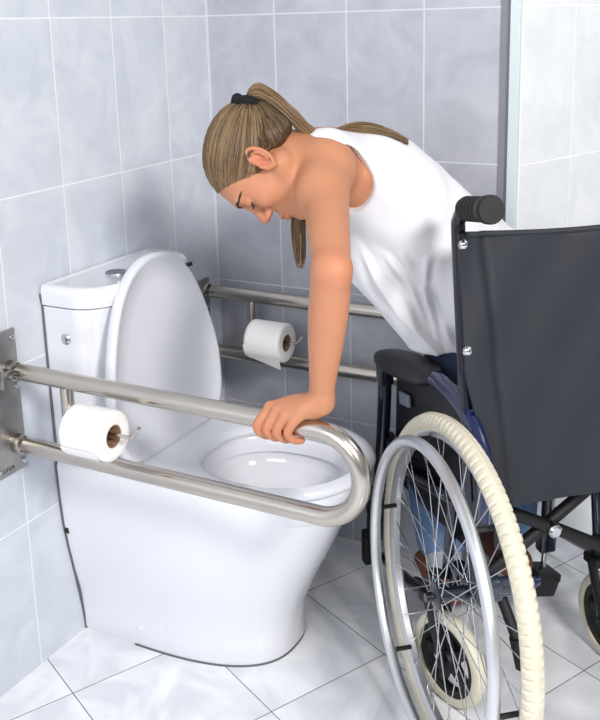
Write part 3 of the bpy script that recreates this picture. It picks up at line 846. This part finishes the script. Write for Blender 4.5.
lipc, lipr = H(.094, 0, -.058), .016
SK = np.array(lin((190, 131, 98)))
def skin_col(co):
    c = np.tile(SK, (len(co), 1))
    def mixin(center, r, col, amt):
        d = np.linalg.norm(co-center, axis=1); w = (np.clip(1-d/r, 0, 1)**.8*amt)[:, None]; return c*(1-w)+np.array(lin(col))*w
    q = (co-H(.094, 0, -.058))@HR.T; w = np.clip(1.5-1.5*np.linalg.norm(q/np.array([.014, .021, .0115]), axis=1), 0, 1)[:, None]*.75
    c = c*(1-w)+np.array(lin((176, 84, 78)))*w
    for p, r, col, amt in [(H(.06, .045, -.02), .045, (206, 130, 102), .3), (H(.101, 0, -.024), .020, (208, 118, 98), .6), (H(-.004, .08, .002), .032, (206, 116, 88), .55), (EL, .045, (206, 124, 96), .5)]: c = mixin(p, r, col, amt)
    for i in range(4): c = mixin(pip[i], .016, (200, 112, 88), .5); c = mixin(tip[i], .016, (206, 116, 96), .5)
    for i in range(4): c = mixin(mcp[i], .014, (206, 126, 100), .4)
    return c
from mathutils.bvhtree import BVHTree
BB = BVHTree.FromPolygons([tuple(v) for v in P_], [tuple(q) for q in Q_.tolist()])
def onface(l, u, out=.0):
    hit = BB.ray_cast(Vector(H(.16, l, u)), Vector(-hF))[0]
    return (np.array(hit) if hit is not None else H(.08, l, u))+hF*out
body = W_(np_mesh('body', P_, Q_, M_skin, relax=1)); body['label'] = 'tanned bare skin of head, neck, arms and hand'
paint(body, skin_col)
del F, P_, Q_

# eyes, lashes, brows
for s in (-1, 1):
    b = MB(); ln_ = [onface((.031+.0135*t)*s, .0045-.0035*(1-t*t), .0002) for t in np.linspace(-1, 1, 11)]
    b.tube(ln_, [.0006, .0013, .0016, .0016, .0013, .0006], 6)
    for t in np.linspace(-.95, 1, 26):
        p = onface((.031+.0135*t)*s, .0045-.0035*(1-t*t), 0); b.tube([p, p+hF*.0045+hL*.0015*t*s-hU*.0022, p+hF*.0075+hL*.003*t*s-hU*.0016], [.0006, .0005, .0002], 4, caps=False)
    W_(b.build('eyelashes', M_lash))
    b = MB()
    for k in range(170):
        t = rng.uniform(-1, 1); l0 = (.032+.019*t)*s; u0 = .0250+.0045*(1-abs(t-.2))+rng.uniform(-.0022, .0022)*(1.1-.6*max(t, 0))
        p = onface(l0, u0, .0003); q = onface(l0+.0055*s, u0+.0012-.0022*max(t, 0), .0007); b.tube([p, q], [.0006, .0003], 4, caps=False)
    W_(b.build('eyebrow', M_brow))

# hair: cap + strands drawn to the tie
TIE = H(-.094, .012, .048)
capc = H(-.012, 0, .040); cr = np.array([.096, .0785, .0715])*HS
def cap_pt(d, off=0.):   # d in head frame unit dir -> surface point
    r_ = 1/np.linalg.norm(d/cr); return capc+(d*(r_+off))@HR
h = .0025
F = Field(HO-.17, HO+.17, h)
F.ell(capc, HR, cr, .01)
F.cone(H(-.082, 0, .040), TIE, .020, .015, .02)
F.chain([H(-.052, .048, -.012), H(-.064, 0, -.012), H(-.052, -.048, -.012)], [.021, .026, .021], .02)
# cut away the face
F.ell(H(.085, 0, -.045), HR, np.array([.083, .12, .118])*HS, .006, 'sub')
F.ell(H(.013, 0, -.075), HR, np.array([.047, .13, .077])*HS, .006, 'sub')
F.ell(H(-.035, 0, -.110), HR, np.array([.10, .13, .060])*HS, .006, 'sub')
P_, Q_ = F.mesh()
W_(np_mesh('hair', P_, Q_, mat('hair_underlayer', (84, 64, 46), .95, spec=.1, noise=.3, nscale=120))); hair = [o for o in woman.children if o.name == 'hair'][0]; hair['label'] = 'dark blond hair pulled back tightly'
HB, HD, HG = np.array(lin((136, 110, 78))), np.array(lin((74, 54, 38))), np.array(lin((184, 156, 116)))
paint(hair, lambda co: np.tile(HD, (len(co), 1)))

def strand_mesh(name, strands, rad, cols, parent=None, label=None):
    vs = []; fs = []; cs = []
    for st, r0, c in zip(strands, rad, cols):
        st = [np.array(p) for p in st]; n = len(st); k = len(vs)
        for i, p in enumerate(st):
            t = nz(st[min(i+1, n-1)]-st[max(i-1, 0)]+1e-9); a = np.cross(t, cam_f if abs(t@cam_f) < .95 else V3(0, 0, 1)); a = nz(a); b_ = np.cross(t, a)
            rr = r0*(1-.6*(i/(n-1))**4)
            for j in range(4): th = PI/2*j+PI/4; vs.append(p+(a*math.cos(th)+b_*math.sin(th))*rr); cs.append(c)
        for i in range(n-1):
            for j in range(4): fs.append((k+i*4+j, k+i*4+(j+1) % 4, k+(i+1)*4+(j+1) % 4, k+(i+1)*4+j))
    me = bpy.data.meshes.new(name); me.from_pydata([tuple(v) for v in vs], [], fs); me.update()
    o = link_obj(name, me, M_hair, None); W_(o)
    a = me.color_attributes.new('Col', 'FLOAT_COLOR', 'POINT'); a.data.foreach_set('color', np.concatenate([np.array(cs), np.ones((len(cs), 1))], 1).astype(np.float32).ravel())
    if parent is not None: o.parent = parent
    if label: o['label'] = label
    return o
def hcol(t=None):
    t = rng.beta(1.6, 1.6) if t is None else t
    return HD*(1-t)*1.0+HB*t if t < .5 else HB*(1-t)*2*.5+HG*(t-.5)*1.0+HB*.5*(1-(t-.5))
from mathutils.bvhtree import BVHTree
BV = BVHTree.FromPolygons([tuple(v) for v in P_], [tuple(q) for q in Q_.tolist()])
tdir = nz(((TIE-capc)@HR.T)); strands = []; rads = []; cols = []
def inface(p):
    q = (p-H(.085, 0, -.045))@HR.T/HS/np.array([.083, .12, .118]); q2 = (p-H(.013, 0, -.075))@HR.T/HS/np.array([.047, .13, .077]); q3 = (p-H(-.035, 0, -.11))@HR.T/HS/np.array([.10, .13, .06])
    return min(np.linalg.norm(q), np.linalg.norm(q2), np.linalg.norm(q3)) < 1.0
cnt = 0
while cnt < 3000:
    d = nz(rng.normal(size=3)); p = cap_pt(d)
    if inface(p): continue
    ang = math.acos(np.clip(d@tdir, -1, 1))
    if ang < .1: continue
    ax_ = nz(np.cross(d, tdir)); st = []; m = 12
    wob = rng.normal(0, .05); layer = rng.uniform(-.0008, .0042)
    # start: run back away from the tie until the hairline
    back_ = 0
    for bk in np.linspace(0, 1.2, 13):
        dd = d*math.cos(-bk)+np.cross(ax_, d)*math.sin(-bk)
        if inface(cap_pt(dd)) or bk+ang > 2.9: break
        back_ = bk
    tot = ang+back_
    for i in range(m+1):
        t = i/m; bk = -back_+tot*t
        dd = d*math.cos(bk)+np.cross(ax_, d)*math.sin(bk); dd = nz(dd+ax_*wob*math.sin(PI*t))
        q = cap_pt(dd, layer*min(1, 4*t))
        w = max(0, (t-.72)/.28)**1.5; q = q*(1-w)+(TIE+rng.normal(0, .001, 3))*w
        st.append(q)
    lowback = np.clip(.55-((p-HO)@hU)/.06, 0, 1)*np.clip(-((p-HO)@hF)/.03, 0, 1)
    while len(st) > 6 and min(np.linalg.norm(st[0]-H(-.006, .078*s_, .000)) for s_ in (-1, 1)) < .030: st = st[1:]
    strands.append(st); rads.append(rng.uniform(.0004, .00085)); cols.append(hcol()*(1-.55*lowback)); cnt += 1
for k in range(1900):      # nape hair swept up to the tie
    l = rng.uniform(-1, 1); a0 = H(-.060-.022*(1-l*l)+rng.normal(0, .002), .074*l, -.036+rng.uniform(0, .030)); a1 = H(-.095, .055*l, .006); lay = rng.uniform(.0002, .004); st = []
    if k % 2: sg = 1 if k % 4 == 1 else -1; a0 = H(-.012-.062*rng.uniform(), (.080-.010*rng.uniform())*sg, -.034+rng.uniform(0, .022)); a1 = H(-.085, .070*sg, .008)
    for i in range(11):
        t = i/10; q = a0*(1-t)**2+2*a1*t*(1-t)+TIE*t*t
        loc, nrm, _, dst = BV.find_nearest(Vector(q))
        w = np.clip((t-.8)/.2, 0, 1); nrm = np.array(nrm)*(1 if np.array(nrm)@(np.array(loc)-H(-.045, 0, .01)) > 0 else -1); q2 = np.array(loc)+nrm*lay*min(1, 3*t+.1); st.append(q2*(1-w)+(TIE+rng.normal(0, .001, 3))*w)
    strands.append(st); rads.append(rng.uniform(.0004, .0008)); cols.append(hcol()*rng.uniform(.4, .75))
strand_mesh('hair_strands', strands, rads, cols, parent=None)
# pony tail: from the tie up over the nape and onto the back, second lock hangs by the throat
up_ = cam_u; rt_ = cam_r
def img(dx, dy, dz, o=TIE): return o+cam_r*dx+cam_u*dy+cam_f*dz
pony = [img(-.002, 0, 0), img(.002, .018, .000), img(.020, .024, .000), img(.050, .006, .000), img(.085, -.025, .005), img(.118, -.052, .020), img(.150, -.046, .050), img(.180, -.031, .078), img(.215, -.027, .096), img(.258, -.037, .106), img(.306, -.058, .108)]
strands = []; rads = []; cols = []
for k in range(560):
    a = rng.uniform(0, 2*PI); q = math.sqrt(rng.uniform(0, 1)); pts = []
    end = rng.uniform(.8, 1.0)
    for i, p in enumerate(pony):
        wd = [.008, .014, .018, .019, .018, .015, .013, .012, .012, .010, .004][i]
        pts.append(Vector(p+cam_u*(wd*q*math.sin(a)*.75)+cam_f*(wd*q*math.cos(a))+rng.normal(0, .0008, 3)))
    c = catmull(pts, 3); c = c[:max(6, int(len(c)*end))]
    if (end*1000) % 3 > 1.9: c = [v+Vector(cam_u*.003*min(1, i3/10)) for i3, v in enumerate(c)]
    strands.append([np.array(v) for v in c]); rads.append(rng.uniform(.0005, .0010)); cols.append(hcol()*1.1)
strand_mesh('ponytail', strands, rads, cols, label='long blond ponytail falling over her back')
strands = []; rads = []; cols = []
lk0 = H(.03, -.045, -.115)
lock = [img(.068, -.075, .09), img(.078, -.13, .06), img(.086, -.175, .05), img(.087, -.22, .05), img(.090, -.262, .05), img(.091, -.29, .05)]
for k in range(150):
    a = rng.uniform(0, 2*PI); q = math.sqrt(rng.uniform(0, 1)); pts = []
    for i, p in enumerate(lock):
        wd = [.012, .014, .013, .013, .010, .004][i]; pts.append(Vector(p+cam_r*(wd*q*math.sin(a))+cam_f*(wd*q*math.cos(a))+rng.normal(0, .001, 3)))
    c = catmull(pts, 3); c = c[:max(6, int(len(c)*rng.uniform(.75, 1)))]
    strands.append([np.array(v) for v in c]); rads.append(rng.uniform(.0007, .0013)); cols.append(hcol())
strand_mesh('hair_lock', strands, rads, cols, label='loose lock of hair hanging below her throat')
# scrunchie
b = MB(); ta = nz(pony[1]-pony[0]); u_ = nz(np.cross(ta, cam_f)); v_ = np.cross(ta, u_); n = 60; pts = []; rs = []
tc_ = TIE+ta*.004
for i in range(n):
    a = 2*PI*i/n; pts.append(tc_+(u_*math.cos(a)+v_*math.sin(a))*(.018+.002*math.sin(9*a))+ta*.002*math.sin(7*a)); rs.append(.0105+.0022*math.sin(11*a))
b.tube(pts, rs, 12, closed=True); W_(b.build('hair_tie', mat('black_velvet', (10, 10, 12), .9)))

# top
h = .0034
F = Field((.40, -.80, .50), (1.05, -.05, 1.24), h)
torso(F, .012)
F.ell(NK-A*.11-D*.085-Nf*.055, TR, (.08, .06, .034), .03)
F.chain([SL+D*.03, NK-A*.08-D*.01, SR-D*.03], [.054, .054, .052], .03)
F.cone(NK+A*.005-D*.03-Nf*.012, SL+D*.03-Nf*.022, .044, .040, .02)
F.cone(SR-D*.04, SR, .052, .050, .03)
F.cone(NK-D*.09-A*.00+Nf*.005, NK+D*.03-A*.04, .054, .046, .03)
# loose front and hem hanging straight down
g0 = NK-A*.20
for s in (-1, -.33, .33, 1):
    a0 = g0+D*.085*s+Nf*.095; a1 = PV+A*.03+D*.10*s+Nf*.115+V3(0, 0, .0)
    F.cone(a0, a1, .038, .052, .05)
for s in (-1, 0, 1): F.cone(PV+A*.18+D*.09*s-Nf*.03, PV-A*.01+D*.085*s-Nf*.03, .075, .088, .05)
# folds
sl, X = F.region((.40, -.80, .50), (1.05, -.05, 1.24))
La = ((X-PV)@A); Ld = ((X-PV)@D); Ln = ((X-PV)@Nf)
def ridge(x, w): return np.exp(-(x/w)**2)
und = np.zeros_like(La)
for (a0, n0, da, dn, amp, w, ln) in [(.33, -.03, -.78, .62, .011, .007, .20), (.29, -.06, -.86, .50, .009, .006, .24), (.37, .00, -.90, .43, .010, .007, .30), (.22, -.06, -.66, .75, .010, .007, .18),
                              (.40, .04, -.97, .24, .009, .007, .32), (.14, -.06, -.50, .86, .011, .007, .2), (.44, .07, -.99, .10, .009, .007, .34), (.20, .04, -.93, .36, .010, .007, .2), (.12, .00, -.7, .7, .010, .006, .16), (.30, .09, -1., .02, .010, .008, .3)]:
    u_a = La-a0; u_n = Ln-n0; l = (u_a*da+u_n*dn); pz = (-u_a*dn+u_n*da)+.012*np.sin(l*16+a0*40)+.05*Ld*np.sin(a0*50)
    und += amp*(ridge(pz, w)-.55*ridge(pz-.013, w*1.1))*np.clip(l/.05+.3, 0, 1)*np.clip(1.3*(1-l/ln), 0, 1)
und += .0022*np.sin(La*70+Ln*35+3*np.sin(Ld*14+Ln*20))*np.sin(Ln*62+Ld*22)
F.phi[sl] = F.phi[sl]-und*np.clip((.46-La)/.08, 0, 1)+.003
del X
# arm holes, neckline, hem
F.cone(SL-D*.11-A*.035, SL-D*.010-A*.030+Nf*.004, .082, .074, .004, 'sub')
F.cone(SR+D*.11, SR+D*.015-A*.015, .075, .066, .004, 'sub')
F.cone(NK+A*.13+Nf*.05, NK+A*.075+Nf*.075, .066, .056, .004, 'sub')
F.cone(NK+A*.13, NK+A*.13, .060, .060, .004, 'sub')
sl, X = F.region((.40, -.80, .50), (1.05, -.05, 1.24))
La = ((X-PV)@A); Ln = ((X-PV)@Nf); Ld = ((X-PV)@D)
cut = (.676+.006*np.sin(Ld*30)+.004*np.sin(Ln*45))-X[..., 2]
F.phi[sl] = np.maximum(F.phi[sl], cut)
del X, La, Ln, Ld, und, cut
P_, Q_ = F.mesh()
W_(np_mesh('tank_top', P_, Q_, M_shirt, relax=1, keep_largest=True))['label'] = 'loose white sleeveless top'
# jeans
h = .005
def cwp(l, f, z): return V3(WX+math.cos(AZ)*l-math.sin(AZ)*f, WY+math.sin(AZ)*l+math.cos(AZ)*f, z)
F = Field((.35, -.80, .0), (1.15, .15, .82), h)
torso(F, .008); F.ell(PV-A*.04, TR, (.10, .14, .11), .04)
KL, KR = cwp(.15, .50, .44), cwp(.34, .44, .46); AL, AR = cwp(.118, .325, .235), cwp(.30, .36, .24)
for s, K_, A_ in ((-1, KL, AL), (1, KR, AR)):
    hp = PV+D*.075*s-A*.03 if s > 0 else V3(.775, -.268, .628)
    F.chain([hp, lerp(hp, K_, .5), K_], [.092, .074, .056], .03)
F.phi = np.maximum(F.phi, (F.ax[2]-.745)[None, None, :]).astype(np.float32)
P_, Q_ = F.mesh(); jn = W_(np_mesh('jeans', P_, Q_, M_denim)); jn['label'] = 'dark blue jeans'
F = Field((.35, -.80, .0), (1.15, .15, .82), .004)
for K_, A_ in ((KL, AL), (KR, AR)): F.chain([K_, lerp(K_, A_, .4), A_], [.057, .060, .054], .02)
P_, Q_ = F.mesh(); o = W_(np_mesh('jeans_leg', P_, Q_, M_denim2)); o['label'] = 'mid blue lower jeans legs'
for A_, K_ in ((AL, KL), (AR, KR)):
    dn = nz(A_-K_)
    b = MB(); b.tube([A_+dn*.02, A_+dn*.075], [.040, .036], 20); sock = b.build('sock', M_sock); W_(sock)
    F = Field(A_-.22, A_+.22, .004)
    hd = V3(-math.sin(AZ), math.cos(AZ), 0)
    h0 = A_+dn*.085; h0[2] = max(h0[2], .10)
    F.chain([h0-hd*.02+V3(0, 0, -.01), h0+hd*.05+V3(0, 0, -.015), h0+hd*.12+V3(0, 0, -.03)], [.038, .034, .026], .02)
    P_, Q_ = F.mesh(); W_(np_mesh('shoe', P_, Q_, M_shoe))
b = MB()

# ------------------------------------------------------------------ camera
cd = bpy.data.cameras.new('camera'); cam = bpy.data.objects.new('camera', cd); COL.objects.link(cam); sc.camera = cam
cd.sensor_fit = 'HORIZONTAL'; cd.sensor_width = 36; cd.lens = 968.03/600*36
cd.shift_x = (300-298.53)/600; cd.shift_y = -(360-256.387)/600; cd.clip_start = .02
yaw, pit, rol = .49942, .23744, -.02629
Q = [.4994, .2374, -.0263]
cy, sy, cp, sp = math.cos(Q[0]), math.sin(Q[0]), math.cos(Q[1]), math.sin(Q[1])
fwd = Vector((-sy*cp, cy*cp, -sp)); rgt = Vector((cy, sy, 0)); upv = rgt.cross(fwd)
r2 = rgt*math.cos(Q[2])+upv*math.sin(Q[2]); u2 = -rgt*math.sin(Q[2])+upv*math.cos(Q[2])
mw = Matrix((( r2.x, u2.x, -fwd.x, 1.358), (r2.y, u2.y, -fwd.y, -2.048), (r2.z, u2.z, -fwd.z, 1.308), (0, 0, 0, 1)))
cam.matrix_world = mw

# ------------------------------------------------------------------ light
def area(name, loc, target, size, power, col=(1, 1, 1), sy_=None):
    l = bpy.data.lights.new(name, 'AREA'); l.energy = power; l.size = size; l.color = col
    if sy_: l.shape = 'RECTANGLE'; l.size_y = sy_
    o = bpy.data.objects.new(name, l); COL.objects.link(o); o.location = loc
    o.rotation_euler = (Vector(target)-Vector(loc)).to_track_quat('-Z', 'Y').to_euler(); return o
area('key_light', (2.9, -2.2, 2.4), (.4, -.4, .6), .55, 82, (1, .97, .94))
area('window_light', (1.0, -3.5, 1.7), (.0, -.9, .2), 1.6, 38, (.96, .98, 1), 1.6)
area('side_light', (2.6, .3, 2.4), (1.0, -.4, .2),   .9, 7, (.97, .98, 1))
w = bpy.data.worlds.new('world'); sc.world = w; w.use_nodes = True; nt = w.node_tree
bg = nt.nodes['Background']
tcw = nt.nodes.new('ShaderNodeTexCoord'); spw = nt.nodes.new('ShaderNodeSeparateXYZ'); nt.links.new(tcw.outputs['Generated'], spw.inputs[0])
rp = nt.nodes.new('ShaderNodeValToRGB'); mrw = nt.nodes.new('ShaderNodeMapRange'); mrw.inputs['From Min'].default_value = -1; nt.links.new(spw.outputs[2], mrw.inputs['Value']); nt.links.new(mrw.outputs[0], rp.inputs[0])
rp.color_ramp.elements[0].color = (.30, .31, .33, 1); rp.color_ramp.elements[1].color = (.95, .97, 1, 1)
e = rp.color_ramp.elements.new(.5); e.color = (.50, .52, .55, 1); e = rp.color_ramp.elements.new(.62); e.color = (.72, .74, .78, 1)
nt.links.new(rp.outputs[0], bg.inputs['Color']); bg.inputs['Strength'].default_value = .56
sc.view_settings.view_transform = 'Standard'; sc.view_settings.look = 'None'; sc.view_settings.exposure = 0
